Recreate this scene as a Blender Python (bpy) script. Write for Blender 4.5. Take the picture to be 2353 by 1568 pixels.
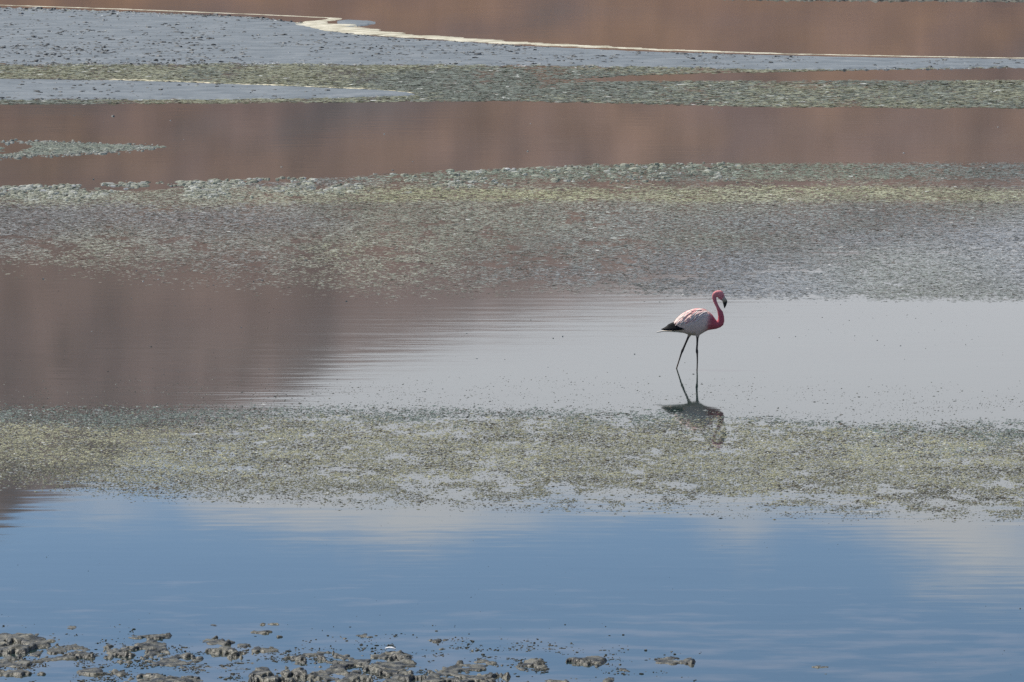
import bpy, bmesh, math
import numpy as np
from mathutils import Vector, noise as mnoise

for o in list(bpy.data.objects):
    bpy.data.objects.remove(o)
scene = bpy.context.scene
C = scene.collection
R = math.radians

# ------------------------------------------------------------------ camera
CAM_H, PITCH, LENS = 7.18, R(5.43), 200.0
cam_d = bpy.data.cameras.new('camera')
cam = bpy.data.objects.new('camera', cam_d)
C.objects.link(cam)
cam.location = (0, 0, CAM_H)
cam.rotation_euler = (math.pi / 2 - PITCH, 0, 0)
cam_d.lens, cam_d.sensor_width = LENS, 36.0
cam_d.clip_start, cam_d.clip_end = 0.5, 30000
scene.camera = cam

# ------------------------------------------------------------------ sky and sun
SUN_EL, SUN_AZ = R(55), R(-56)          # azimuth from +Y (away from camera), negative = to the left
SKY_STRENGTH = 0.097
world = bpy.data.worlds.new('World')
scene.world = world
world.use_nodes = True
wn, wl = world.node_tree.nodes, world.node_tree.links
wn.clear()
sky = wn.new('ShaderNodeTexSky')
sky.sky_type = 'NISHITA'
sky.sun_disc = False
sky.sun_elevation, sky.sun_rotation = SUN_EL, SUN_AZ
sky.altitude, sky.air_density, sky.dust_density, sky.ozone_density = 4200, 1.0, 0.0, 1.0
bg_sky = wn.new('ShaderNodeBackground')
bg_sky.inputs['Strength'].default_value = SKY_STRENGTH
wl.new(sky.outputs[0], bg_sky.inputs['Color'])
# clouds: a layer of cumulus and haze that thins with height above the horizon, the same all round the sky
tc = wn.new('ShaderNodeTexCoord')
sep = wn.new('ShaderNodeSeparateXYZ'); wl.new(tc.outputs['Generated'], sep.inputs[0])
mp = wn.new('ShaderNodeMapping'); wl.new(tc.outputs['Generated'], mp.inputs['Vector'])
mp.inputs['Scale'].default_value = (1.0, 1.0, 3.6)
mp.inputs['Location'].default_value = (1.408, 0.4, 0.12)
nz = wn.new('ShaderNodeTexNoise'); wl.new(mp.outputs[0], nz.inputs['Vector'])
nz.inputs['Scale'].default_value = 11.0; nz.inputs['Detail'].default_value = 7; nz.inputs['Roughness'].default_value = 0.6
el = wn.new('ShaderNodeMapRange'); wl.new(sep.outputs['Z'], el.inputs['Value'])
el.inputs['From Min'].default_value = 0.090; el.inputs['From Max'].default_value = 0.155
el.inputs['To Min'].default_value = 0.33; el.inputs['To Max'].default_value = -0.30
el.interpolation_type = 'SMOOTHSTEP'
ad = wn.new('ShaderNodeMath'); ad.operation = 'ADD'
wl.new(nz.outputs['Fac'], ad.inputs[0]); wl.new(el.outputs[0], ad.inputs[1])
cr = wn.new('ShaderNodeMapRange'); wl.new(ad.outputs[0], cr.inputs['Value'])
cr.inputs['From Min'].default_value = 0.435; cr.inputs['From Max'].default_value = 0.605
cr.interpolation_type = 'SMOOTHSTEP'
bg_cl = wn.new('ShaderNodeBackground')
bg_cl.inputs['Color'].default_value = (0.88, 0.90, 0.95, 1); bg_cl.inputs['Strength'].default_value = 0.685
mixw = wn.new('ShaderNodeMixShader'); wl.new(cr.outputs[0], mixw.inputs[0])
wl.new(bg_sky.outputs[0], mixw.inputs[1]); wl.new(bg_cl.outputs[0], mixw.inputs[2])
wo = wn.new('ShaderNodeOutputWorld'); wl.new(mixw.outputs[0], wo.inputs[0])

sun_d = bpy.data.lights.new('sun', 'SUN')
sun_d.energy, sun_d.angle, sun_d.color = 3.8, R(0.53), (1.0, 0.95, 0.87)
sun = bpy.data.objects.new('sun', sun_d)
C.objects.link(sun)
sdir = Vector((math.cos(SUN_EL) * math.sin(SUN_AZ), math.cos(SUN_EL) * math.cos(SUN_AZ), math.sin(SUN_EL)))
sun.rotation_euler = (-sdir).to_track_quat('-Z', 'Y').to_euler()
scene.cycles.use_denoising = False
scene.cycles.max_bounces, scene.cycles.diffuse_bounces, scene.cycles.glossy_bounces, scene.cycles.transmission_bounces = 4, 2, 3, 2
scene.cycles.sample_clamp_indirect = 3.0
vs = scene.view_settings
vs.view_transform, vs.look, vs.exposure, vs.gamma = 'Standard', 'None', 0.42, 1.0

# ------------------------------------------------------------------ helpers
rng = np.random.default_rng(11)
F = 2353 * LENS / 36.0            # the photograph was measured on a 2353 x 1568 copy


def ground(px, py, z=0.0):
    """the place on the level z that the measured point (px, py) shows"""
    px, py = np.asarray(px, float), np.asarray(py, float)
    dx, dy = (px - 1176.5) / F, (py - 784.0) / F
    vy = math.cos(PITCH) - dy * math.sin(PITCH)
    vz = -math.sin(PITCH) - dy * math.cos(PITCH)
    t = (z - CAM_H) / vz
    return dx * t, vy * t


def _hash(ix, iy, seed):
    h = (ix.astype(np.int64) * 374761393 + iy.astype(np.int64) * 668265263 + seed * 974711) & 0x7fffffff
    h = ((h ^ (h >> 13)) * 1274126177) & 0x7fffffff
    return ((h ^ (h >> 16)) & 0xffff) / 65535.0


def vnoise(x, y, seed=0):
    x, y = np.asarray(x, float), np.asarray(y, float)
    ix, iy = np.floor(x), np.floor(y)
    fx, fy = x - ix, y - iy
    fx, fy = fx * fx * (3 - 2 * fx), fy * fy * (3 - 2 * fy)
    a, b = _hash(ix, iy, seed), _hash(ix + 1, iy, seed)
    c, d = _hash(ix, iy + 1, seed), _hash(ix + 1, iy + 1, seed)
    return (a * (1 - fx) + b * fx) * (1 - fy) + (c * (1 - fx) + d * fx) * fy


def fbm(x, y, oct=4, seed=0):
    v, amp, tot = 0, 1.0, 0
    for k in range(oct):
        v = v + amp * vnoise(x * 2 ** k + 13.7 * k, y * 2 ** k - 7.3 * k, seed + k)
        tot += amp; amp *= 0.55
    return v / tot


def sstep(v, lo, hi):
    t = np.clip((v - lo) / (hi - lo), 0, 1)
    return t * t * (3 - 2 * t)


def tag(o, label=None, cat=None, group=None, kind=None):
    if label: o['label'] = label
    if cat: o['category'] = cat
    if group: o['group'] = group
    if kind: o['kind'] = kind
    return o


def mesh_np(name, V, faces_idx, n_per, mat, parent=None, tint=None, smooth=False):
    """one mesh object from numpy arrays; all faces have n_per corners"""
    me = bpy.data.meshes.new(name)
    V = np.asarray(V, np.float32).reshape(-1, 3)
    Fi = np.asarray(faces_idx, np.int32).reshape(-1)
    nf = len(Fi) // n_per
    me.vertices.add(len(V)); me.vertices.foreach_set('co', V.ravel())
    me.loops.add(len(Fi)); me.loops.foreach_set('vertex_index', Fi)
    me.polygons.add(nf)
    me.polygons.foreach_set('loop_start', np.arange(0, nf * n_per, n_per, dtype=np.int32))
    me.polygons.foreach_set('use_smooth', np.full(nf, smooth))
    me.update(calc_edges=True)
    if tint is not None:
        at = me.color_attributes.new('tint', 'FLOAT_COLOR', 'POINT')
        col = np.ones((len(V), 4), np.float32); col[:, :3] = tint
        at.data.foreach_set('color', col.ravel())
    me.materials.append(mat)
    o = bpy.data.objects.new(name, me)
    C.objects.link(o)
    if parent: o.parent = parent
    return o


def grid_faces(nu, nv):
    i = np.arange(nu * nv).reshape(nu, nv)
    return np.stack([i[:-1, :-1], i[1:, :-1], i[1:, 1:], i[:-1, 1:]], -1).reshape(-1, 4)


# ------------------------------------------------------------------ materials
def new_mat(name):
    m = bpy.data.materials.new(name); m.use_nodes = True
    n, l = m.node_tree.nodes, m.node_tree.links
    return m, n, l, n['Principled BSDF']


def noise_node(n, l, scale, detail=4, rough=0.55, vec=None, map_scale=None):
    t = n.new('ShaderNodeTexNoise')
    t.inputs['Scale'].default_value = scale; t.inputs['Detail'].default_value = detail
    t.inputs['Roughness'].default_value = rough
    if vec is None:
        g = n.new('ShaderNodeNewGeometry'); vec = g.outputs['Position']
    if map_scale:
        mpn = n.new('ShaderNodeMapping'); mpn.inputs['Scale'].default_value = map_scale
        l.new(vec, mpn.inputs['Vector']); vec = mpn.outputs[0]
    l.new(vec, t.inputs['Vector'])
    return t


def ramp(n, l, fac, stops):
    r = n.new('ShaderNodeValToRGB')
    e = r.color_ramp.elements
    while len(e) < len(stops): e.new(0.5)
    for k, (p, c) in enumerate(stops):
        e[k].position = p; e[k].color = (*c, 1)
    l.new(fac, r.inputs['Fac'])
    return r


def tint_mat(name, rough=0.5, noise_scale=9.0, lo=0.75, hi=1.25, spec=0.5, bump=0.0, bump_scale=60, trans=0.0):
    m, n, l, p = new_mat(name)
    a = n.new('ShaderNodeAttribute'); a.attribute_name = 'tint'
    t = noise_node(n, l, noise_scale)
    mr = n.new('ShaderNodeMapRange'); l.new(t.outputs['Fac'], mr.inputs['Value'])
    mr.inputs['From Min'].default_value = 0.3; mr.inputs['From Max'].default_value = 0.7
    mr.inputs['To Min'].default_value = lo; mr.inputs['To Max'].default_value = hi
    mx = n.new('ShaderNodeVectorMath'); mx.operation = 'SCALE'
    l.new(a.outputs['Color'], mx.inputs[0]); l.new(mr.outputs[0], mx.inputs['Scale'])
    l.new(mx.outputs[0], p.inputs['Base Color'])
    p.inputs['Roughness'].default_value = rough
    p.inputs['Specular IOR Level'].default_value = spec
    if trans:
        tr = n.new('ShaderNodeBsdfTranslucent'); l.new(mx.outputs[0], tr.inputs['Color'])
        ms = n.new('ShaderNodeMixShader'); ms.inputs[0].default_value = trans
        l.new(p.outputs[0], ms.inputs[1]); l.new(tr.outputs[0], ms.inputs[2])
        l.new(ms.outputs[0], n['Material Output'].inputs['Surface'])
    if bump:
        b = n.new('ShaderNodeBump'); b.inputs['Distance'].default_value = bump
        t2 = noise_node(n, l, bump_scale, 5); l.new(t2.outputs['Fac'], b.inputs['Height'])
        l.new(b.outputs[0], p.inputs['Normal'])
    return m


def flat_mat(name, stops, scale, rough=0.6, spec=0.4, bump=0.0, bump_scale=40, map_scale=None):
    m, n, l, p = new_mat(name)
    t = noise_node(n, l, scale, 5, map_scale=map_scale)
    r = ramp(n, l, t.outputs['Fac'], stops)
    l.new(r.outputs[0], p.inputs['Base Color'])
    p.inputs['Roughness'].default_value = rough
    p.inputs['Specular IOR Level'].default_value = spec
    if bump:
        b = n.new('ShaderNodeBump'); b.inputs['Distance'].default_value = bump
        t2 = noise_node(n, l, bump_scale, 6); l.new(t2.outputs['Fac'], b.inputs['Height'])
        l.new(b.outputs[0], p.inputs['Normal'])
    return m


# water: a mirror with faint wind ripples over dark mud
def water_material():
    m, n, l, p = new_mat('lagoon_water')
    t = noise_node(n, l, 0.22, 3)
    r = ramp(n, l, t.outputs['Fac'], [(0.3, (0.013, 0.028, 0.026)), (0.7, (0.022, 0.040, 0.036))])
    st = noise_node(n, l, 1.0, 4, 0.6, map_scale=(1.1, 2.2, 1))
    gq = n.new('ShaderNodeNewGeometry'); sq = n.new('ShaderNodeSeparateXYZ'); l.new(gq.outputs['Position'], sq.inputs[0])
    nb = n.new('ShaderNodeMapRange'); l.new(sq.outputs['Y'], nb.inputs['Value'])
    nb.inputs['From Min'].default_value = 48; nb.inputs['From Max'].default_value = 54; nb.inputs['To Min'].default_value = .16; nb.inputs['To Max'].default_value = -.05
    sa = n.new('ShaderNodeMath'); sa.operation = 'ADD'; l.new(st.outputs['Fac'], sa.inputs[0]); l.new(nb.outputs[0], sa.inputs[1])
    sr = n.new('ShaderNodeMapRange'); l.new(sa.outputs[0], sr.inputs['Value']); sr.inputs['From Min'].default_value = .60; sr.inputs['From Max'].default_value = .78
    sr.inputs['To Max'].default_value = .75
    smx = n.new('ShaderNodeMix'); smx.data_type = 'RGBA'; l.new(sr.outputs[0], smx.inputs[0]); l.new(r.outputs[0], smx.inputs[6])
    smx.inputs[7].default_value = (0.105, 0.095, 0.072, 1)
    l.new(smx.outputs[2], p.inputs['Base Color'])
    p.inputs['IOR'].default_value = 1.333
    g = n.new('ShaderNodeNewGeometry')
    sy_ = n.new('ShaderNodeSeparateXYZ'); l.new(g.outputs['Position'], sy_.inputs[0])
    # a breeze belt lies across the middle of the lagoon; the lee of the bank and the far side are calmer
    rm_ = n.new('ShaderNodeMapRange'); l.new(sy_.outputs['Y'], rm_.inputs['Value'])
    rm_.inputs['From Min'].default_value = 50; rm_.inputs['From Max'].default_value = 130
    rr_ = ramp(n, l, rm_.outputs[0], [(0.0, (.022,) * 3), (0.18, (.028,) * 3), (0.36, (.047,) * 3), (0.60, (.034,) * 3)])
    l.new(rr_.outputs[0], p.inputs['Roughness'])
    # two ripple trains, gated by patches of breeze
    def train(rot, scale, dist, amp, lo, hi, pscale, seed):
        mpn = n.new('ShaderNodeMapping'); mpn.inputs['Rotation'].default_value = (0, 0, rot)
        mpn.inputs['Location'].default_value = (seed, seed * 1.7, 0)
        l.new(g.outputs['Position'], mpn.inputs['Vector'])
        w = n.new('ShaderNodeTexWave'); w.wave_type = 'BANDS'; w.bands_direction = 'Y'
        w.inputs['Scale'].default_value = scale; w.inputs['Distortion'].default_value = dist
        w.inputs['Detail'].default_value = 2.0; w.inputs['Detail Scale'].default_value = 0.22
        l.new(mpn.outputs[0], w.inputs['Vector'])
        pn = noise_node(n, l, pscale, 2, vec=mpn.outputs[0])
        mr = n.new('ShaderNodeMapRange'); l.new(pn.outputs['Fac'], mr.inputs['Value'])
        mr.inputs['From Min'].default_value = lo; mr.inputs['From Max'].default_value = hi
        mr.inputs['To Min'].default_value = 0.03 * amp; mr.inputs['To Max'].default_value = amp
        mr.interpolation_type = 'SMOOTHSTEP'
        mu = n.new('ShaderNodeMath'); mu.operation = 'MULTIPLY'
        l.new(w.outputs['Fac'], mu.inputs[0]); l.new(mr.outputs[0], mu.inputs[1])
        return mu.outputs[0]
    a = train(R(-7), 0.50, 8.0, 0.00016, 0.44, 0.66, 0.13, 3.0)
    b = train(R(4), 1.05, 11.0, 0.00003, 0.48, 0.64, 0.2, 11.0)
    sw = noise_node(n, l, 1.1, 2, vec=g.outputs['Position'])
    sm = n.new('ShaderNodeMath'); sm.operation = 'MULTIPLY'; sm.inputs[1].default_value = 0.0006
    l.new(sw.outputs['Fac'], sm.inputs[0])
    rmap = n.new('ShaderNodeMapping'); rmap.inputs['Rotation'].default_value = (0, 0, R(-6)); rmap.inputs['Scale'].default_value = (0.32, 2.1, 1)
    l.new(g.outputs['Position'], rmap.inputs['Vector'])
    rn = noise_node(n, l, 1.0, 3, 0.5, vec=rmap.outputs[0])
    rg_ = noise_node(n, l, 0.10, 2, vec=g.outputs['Position'])
    rgm = n.new('ShaderNodeMapRange'); l.new(rg_.outputs['Fac'], rgm.inputs['Value'])
    rgm.inputs['From Min'].default_value = .38; rgm.inputs['From Max'].default_value = .66
    rgm.inputs['To Min'].default_value = .0004; rgm.inputs['To Max'].default_value = .0011; rgm.interpolation_type = 'SMOOTHSTEP'
    rmul = n.new('ShaderNodeMath'); rmul.operation = 'MULTIPLY'; l.new(rn.outputs['Fac'], rmul.inputs[0]); l.new(rgm.outputs[0], rmul.inputs[1])
    s0 = n.new('ShaderNodeMath'); s0.operation = 'ADD'; l.new(a, s0.inputs[0]); l.new(rmul.outputs[0], s0.inputs[1])
    a = s0.outputs[0]
    s1 = n.new('ShaderNodeMath'); s1.operation = 'ADD'; l.new(a, s1.inputs[0]); l.new(b, s1.inputs[1])
    s2 = n.new('ShaderNodeMath'); s2.operation = 'ADD'; l.new(s1.outputs[0], s2.inputs[0]); l.new(sm.outputs[0], s2.inputs[1])
    bp = n.new('ShaderNodeBump'); bp.inputs['Strength'].default_value = 1.0; bp.inputs['Distance'].default_value = 1.0
    l.new(s2.outputs[0], bp.inputs['Height'])
    l.new(bp.outputs[0], p.inputs['Normal'])
    return m


def mountain_material():
    m, n, l, p = new_mat('red_mountain_scree')
    t = noise_node(n, l, 0.011, 6, 0.62, map_scale=(.6, .5, 1.6))
    r = ramp(n, l, t.outputs['Fac'], [(0.40, (0.085, 0.080, 0.084)), (0.46, (0.165, 0.100, 0.082)),
                                     (0.53, (0.262, 0.148, 0.078)), (0.60, (0.150, 0.096, 0.084))])
    t2 = noise_node(n, l, 0.06, 7, 0.72, map_scale=(.8, 0.4, 1.4))
    mr = n.new('ShaderNodeMapRange'); l.new(t2.outputs['Fac'], mr.inputs['Value'])
    mr.inputs['From Min'].default_value = 0.3; mr.inputs['From Max'].default_value = 0.7
    mr.inputs['To Min'].default_value = 0.42; mr.inputs['To Max'].default_value = 1.40
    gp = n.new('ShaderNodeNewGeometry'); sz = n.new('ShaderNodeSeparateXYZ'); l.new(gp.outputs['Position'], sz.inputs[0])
    hz = n.new('ShaderNodeMapRange'); l.new(sz.outputs['Z'], hz.inputs['Value'])          # upper slopes paler and greyer: haze painted into the colour
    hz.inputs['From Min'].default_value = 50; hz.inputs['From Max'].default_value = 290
    mx_haze = n.new('ShaderNodeMix'); mx_haze.data_type = 'RGBA'; l.new(hz.outputs[0], mx_haze.inputs[0])
    l.new(r.outputs[0], mx_haze.inputs[6]); mx_haze.inputs[7].default_value = (0.305, 0.215, 0.188, 1)
    mx = n.new('ShaderNodeVectorMath'); mx.operation = 'SCALE'
    l.new(mx_haze.outputs[2], mx.inputs[0]); l.new(mr.outputs[0], mx.inputs['Scale'])
    l.new(mx.outputs[0], p.inputs['Base Color'])
    p.inputs['Roughness'].default_value = 0.95; p.inputs['Specular IOR Level'].default_value = 0.1
    return m


M_water = water_material()
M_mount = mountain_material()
M_algae = tint_mat('floating_algae', rough=0.58, noise_scale=3.0, lo=0.8, hi=1.2, spec=.35, trans=.3)
M_foam = tint_mat('foamy_algae', rough=0.7, noise_scale=6.0, lo=0.9, hi=1.1, spec=.3, trans=.55)
M_speck = tint_mat('dark_floating_specks', rough=0.6)
M_salt = flat_mat('salt_crust', [(0.38, (0.34, 0.31, 0.22)), (0.5, (0.52, 0.49, 0.37)), (0.62, (0.68, 0.64, 0.51))], 1.6, rough=0.85, bump=0.03, bump_scale=12)
M_salt2 = flat_mat('yellow_salt_crust', [(0.35, (0.50, 0.45, 0.30)), (0.6, (0.70, 0.64, 0.46))], 3.0, rough=0.8, bump=0.01, bump_scale=12)
M_flat = flat_mat('wet_grey_mud_flat', [(0.3, (0.12, 0.14, 0.148)), (0.5, (0.17, 0.192, 0.20)), (0.7, (0.22, 0.24, 0.245))],
                  0.9, rough=0.62, spec=0.35, bump=0.03, bump_scale=4)
M_mud = flat_mat('lumpy_wet_mud', [(0.40, (0.014, 0.015, 0.011)), (0.48, (0.056, 0.054, 0.038)), (0.62, (0.145, 0.137, 0.100))],
                 9.0, rough=0.5, spec=0.45, bump=0.012, bump_scale=38)
M_shore = flat_mat('gravel_shore', [(0.3, (0.16, 0.13, 0.10)), (0.7, (0.26, 0.22, 0.17))], 2.0, rough=0.9, bump=0.02, bump_scale=20)

# ------------------------------------------------------------------ the setting
V = [(-9000, 30, 0), (9000, 30, 0), (9000, 9000, 0), (-9000, 9000, 0)]
lake = mesh_np('lake_water', V, [0, 1, 2, 3], 4, M_water)
tag(lake, 'calm shallow lagoon mirroring mountain and sky', kind='structure')

# the near shore that carries the camera
xs, ys = np.linspace(-120, 120, 61), np.linspace(-80, 45.5, 64)
X, Y = np.meshgrid(xs, ys, indexing='ij')
Z = np.interp(Y, [-80, 1.5, 12, 45.5], [5.8, 5.5, 0.9, -.15]) + (fbm(X / 9, Y / 9, 4, 5) - .5) * 0.25 * sstep(44 - Y, 0, 10)
shore = mesh_np('shore', np.stack([X, Y, Z], -1), grid_faces(61, 64), 4, M_shore, smooth=True)
tag(shore, 'gravel slope of the near lagoon shore', kind='structure')

# the mountain across the lagoon: a long flank that falls to the right
az = np.radians(np.concatenate([np.linspace(-75, -9, 60), np.linspace(-8.8, 8.8, 150), np.linspace(9, 75, 60)]))
azd = np.degrees(az)
prof = np.interp(azd, [-75, -50, -32, -22, -14, -9, -5.15, -3.05, -1.43, -.33, 1.2, 2.3, 5.15, 9, 15, 24, 40, 55, 75],
                 [3.0, 5.5, 8.5, 10.5, 9.6, 8.3, 7.12, 6.08, 5.5, 5.2, 4.86, 4.62, 4.0, 3.4, 2.7, 3.4, 2.4, 3.6, 2.6])
prof = prof + (fbm(azd * 1.3, azd * 0 + 3, 4, 21) - .5) * 0.22
rad = np.concatenate([np.linspace(1500, 3000, 70), np.linspace(3050, 4200, 14)])
A, RR = np.meshgrid(az, rad, indexing='ij')
P = np.repeat(prof[:, None], len(rad), 1)
t = np.clip((RR - 1500) / 1500, 0, 1)
Hm = 3000 * np.tan(np.radians(P)) * (0.32 * t + 0.68 * t ** 2.1)
Hm = np.where(RR > 3000, Hm - (RR - 3000) * 0.15, Hm)
XX, YY = RR * np.sin(A), RR * np.cos(A)
Hm = Hm + (fbm(XX / 160, YY / 260, 5, 31) - .5) * 26 * np.sin(np.pi * t) - 0.6
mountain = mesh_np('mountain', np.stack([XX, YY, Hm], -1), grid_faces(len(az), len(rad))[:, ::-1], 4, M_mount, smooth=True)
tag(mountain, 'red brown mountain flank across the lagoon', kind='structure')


# mud flats behind: thin wet sheets just above the water
def band_curve(pts):
    p = np.array(pts, float)
    return lambda x: np.interp(x, p[:, 0], p[:, 1])


def mud_flat(name, label, x0, x1, top, bot, seed, nu=420, nv=46):
    px = np.linspace(x0, x1, nu)
    v = np.linspace(0, 1, nv)
    tp, bt = top(px), bot(px)
    jt = (fbm(px / 16, px * 0 + seed, 4, seed) - .5) * 5
    jb = (fbm(px / 22, px * 0 + seed + 9, 4, seed + 4) - .5) * 9
    PY = (tp + jt * .3)[:, None] * (1 - v)[None] + (bt + jb)[:, None] * v[None]
    PY = np.maximum(PY, tp[:, None] - 2)
    gx, gy = ground(px[:, None] + 0 * PY, PY)
    edge = np.minimum(np.minimum(v, 1 - v)[None] * 9, 1) * np.minimum(np.minimum(px - x0 + .01, x1 - px + .01)[:, None] / 25, 1)
    z = -0.012 + edge * (0.022 + 0.035 * fbm(gx / 0.9, gy / 2.2, 4, seed + 2))
    o = mesh_np(name, np.stack([gx, gy, z], -1), grid_faces(nu, nv), 4, M_flat, smooth=True)
    return tag(o, label, 'mud flat')


lineA = band_curve([(-360, -2), (-60, 9), (0, 12), (300, 22), (600, 34), (775, 41)])
lineB = band_curve([(690, 52), (745, 64), (800, 72), (900, 81), (1200, 101), (1500, 115), (1800, 125), (2100, 131), (2420, 135)])
lineAB = band_curve([(-1300, 30), (-360, 0), (-60, 11), (0, 14), (300, 24), (600, 37), (690, 50), (745, 66), (800, 75), (900, 84), (1200, 104), (1500, 118), (1800, 127), (2100, 133), (2420, 137), (2720, 140), (3500, 146)])
flat1_bot = band_curve([(-1300, 120), (-60, 152), (600, 151), (1000, 152), (1400, 154), (1800, 162), (2100, 160), (2420, 154), (2720, 153), (3500, 148)])
mud_flat('mud_flat', 'wide grey blue wet mud flat below the long white salt line', -1300, 3500, lineAB, flat1_bot, 41, 820)
lineD = band_curve([(-1100, 196), (-360, 174), (-60, 179), (270, 183), (500, 191), (700, 199), (870, 208), (960, 216)])
flat2_bot = band_curve([(-1100, 200), (-60, 231), (500, 230), (800, 226), (960, 221)])
mud_flat('mud_flat', 'narrow grey blue mud flat under the short yellow salt line', -1100, 960, lineD, flat2_bot, 51, 420, 24)
mud_flat('mud_flat', 'tiny grey mud patch inside the hook of the salt line', 768, 870, band_curve([(768, 47), (800, 45), (870, 50)]),
         band_curve([(768, 56), (800, 62), (870, 53)]), 61, 60, 14)


# salt ridges: low rough banks of crust
def salt_bank(name, label, pts, mat, seed, hgt=0.022, n=500, nv=11):
    p = np.array(pts, float)                     # px, py, half thickness in measured pixels
    s = np.concatenate([[0], np.cumsum(np.hypot(np.diff(p[:, 0]), 6 * np.diff(p[:, 1])))])
    u = np.linspace(0, s[-1], n)
    cx, cy, th = (np.interp(u, s, p[:, k]) for k in range(3))
    for _ in range(6):
        cx[1:-1] = (cx[:-2] + 2 * cx[1:-1] + cx[2:]) / 4; cy[1:-1] = (cy[:-2] + 2 * cy[1:-1] + cy[2:]) / 4
    gx, gy = ground(cx, cy)
    wx, wy = ground(cx, cy + th)
    hw = np.abs(gy - wy)
    tx, ty = np.gradient(gx), np.gradient(gy)
    ln = np.hypot(tx, ty); nx, ny = -ty / ln, tx / ln
    v = np.linspace(-1, 1, nv)
    wob = np.clip(2.6 * fbm(u / 18, u * 0 + seed, 5, seed) - .3, .12, 2.2)
    off = (hw * wob)[:, None] * v[None] + ((fbm(u / 40, u * 0 + seed + 3, 3, seed + 1) - .5) * hw)[:, None]
    X, Y = gx[:, None] + nx[:, None] * off, gy[:, None] + ny[:, None] * off
    prof = np.sqrt(np.clip(1 - v ** 2, 0, 1))[None]
    Z = -0.006 + np.clip(hw / .9, .35, 1)[:, None] * prof * (hgt * (0.45 + 1.1 * fbm(X / .5, Y / .9, 4, seed + 2)) + .022)
    o = mesh_np(name, np.stack([X, Y, Z], -1), grid_faces(n, nv), 4, mat)
    return tag(o, label, 'salt crust')


salt_bank('salt_bank', 'long hooked white salt line crossing the far lagoon',
          [(-900, 14, .1), (-360, -1, .2), (-60, 9, .25), (0, 12, .35), (300, 22, .35), (600, 34, .35), (700, 38.5, .4), (750, 41, .6), (772, 43, .7), (745, 48, 1.2), (712, 54.5, 2.2),
           (745, 62, 2.6), (800, 70, 2.3), (900, 80, 2.0), (1050, 91, 1.8), (1200, 100, 1.6), (1500, 114, 1.2), (1800, 124, .9), (2100, 130, .6), (2420, 135, .5), (2720, 138, .4), (3400, 144, .15)],
          M_salt, 71, n=900)
salt_bank('salt_bank', 'short yellowish salt line left of the middle, nearer than the long white one',
          [(258, 182, .5), (285, 183.5, 1.6), (400, 187, 1.1), (520, 192, .8), (640, 196, 1.3), (800, 203, 1.2), (900, 209, .7), (955, 215, .6)],
          M_salt2, 81, hgt=0.016, n=420)


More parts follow.
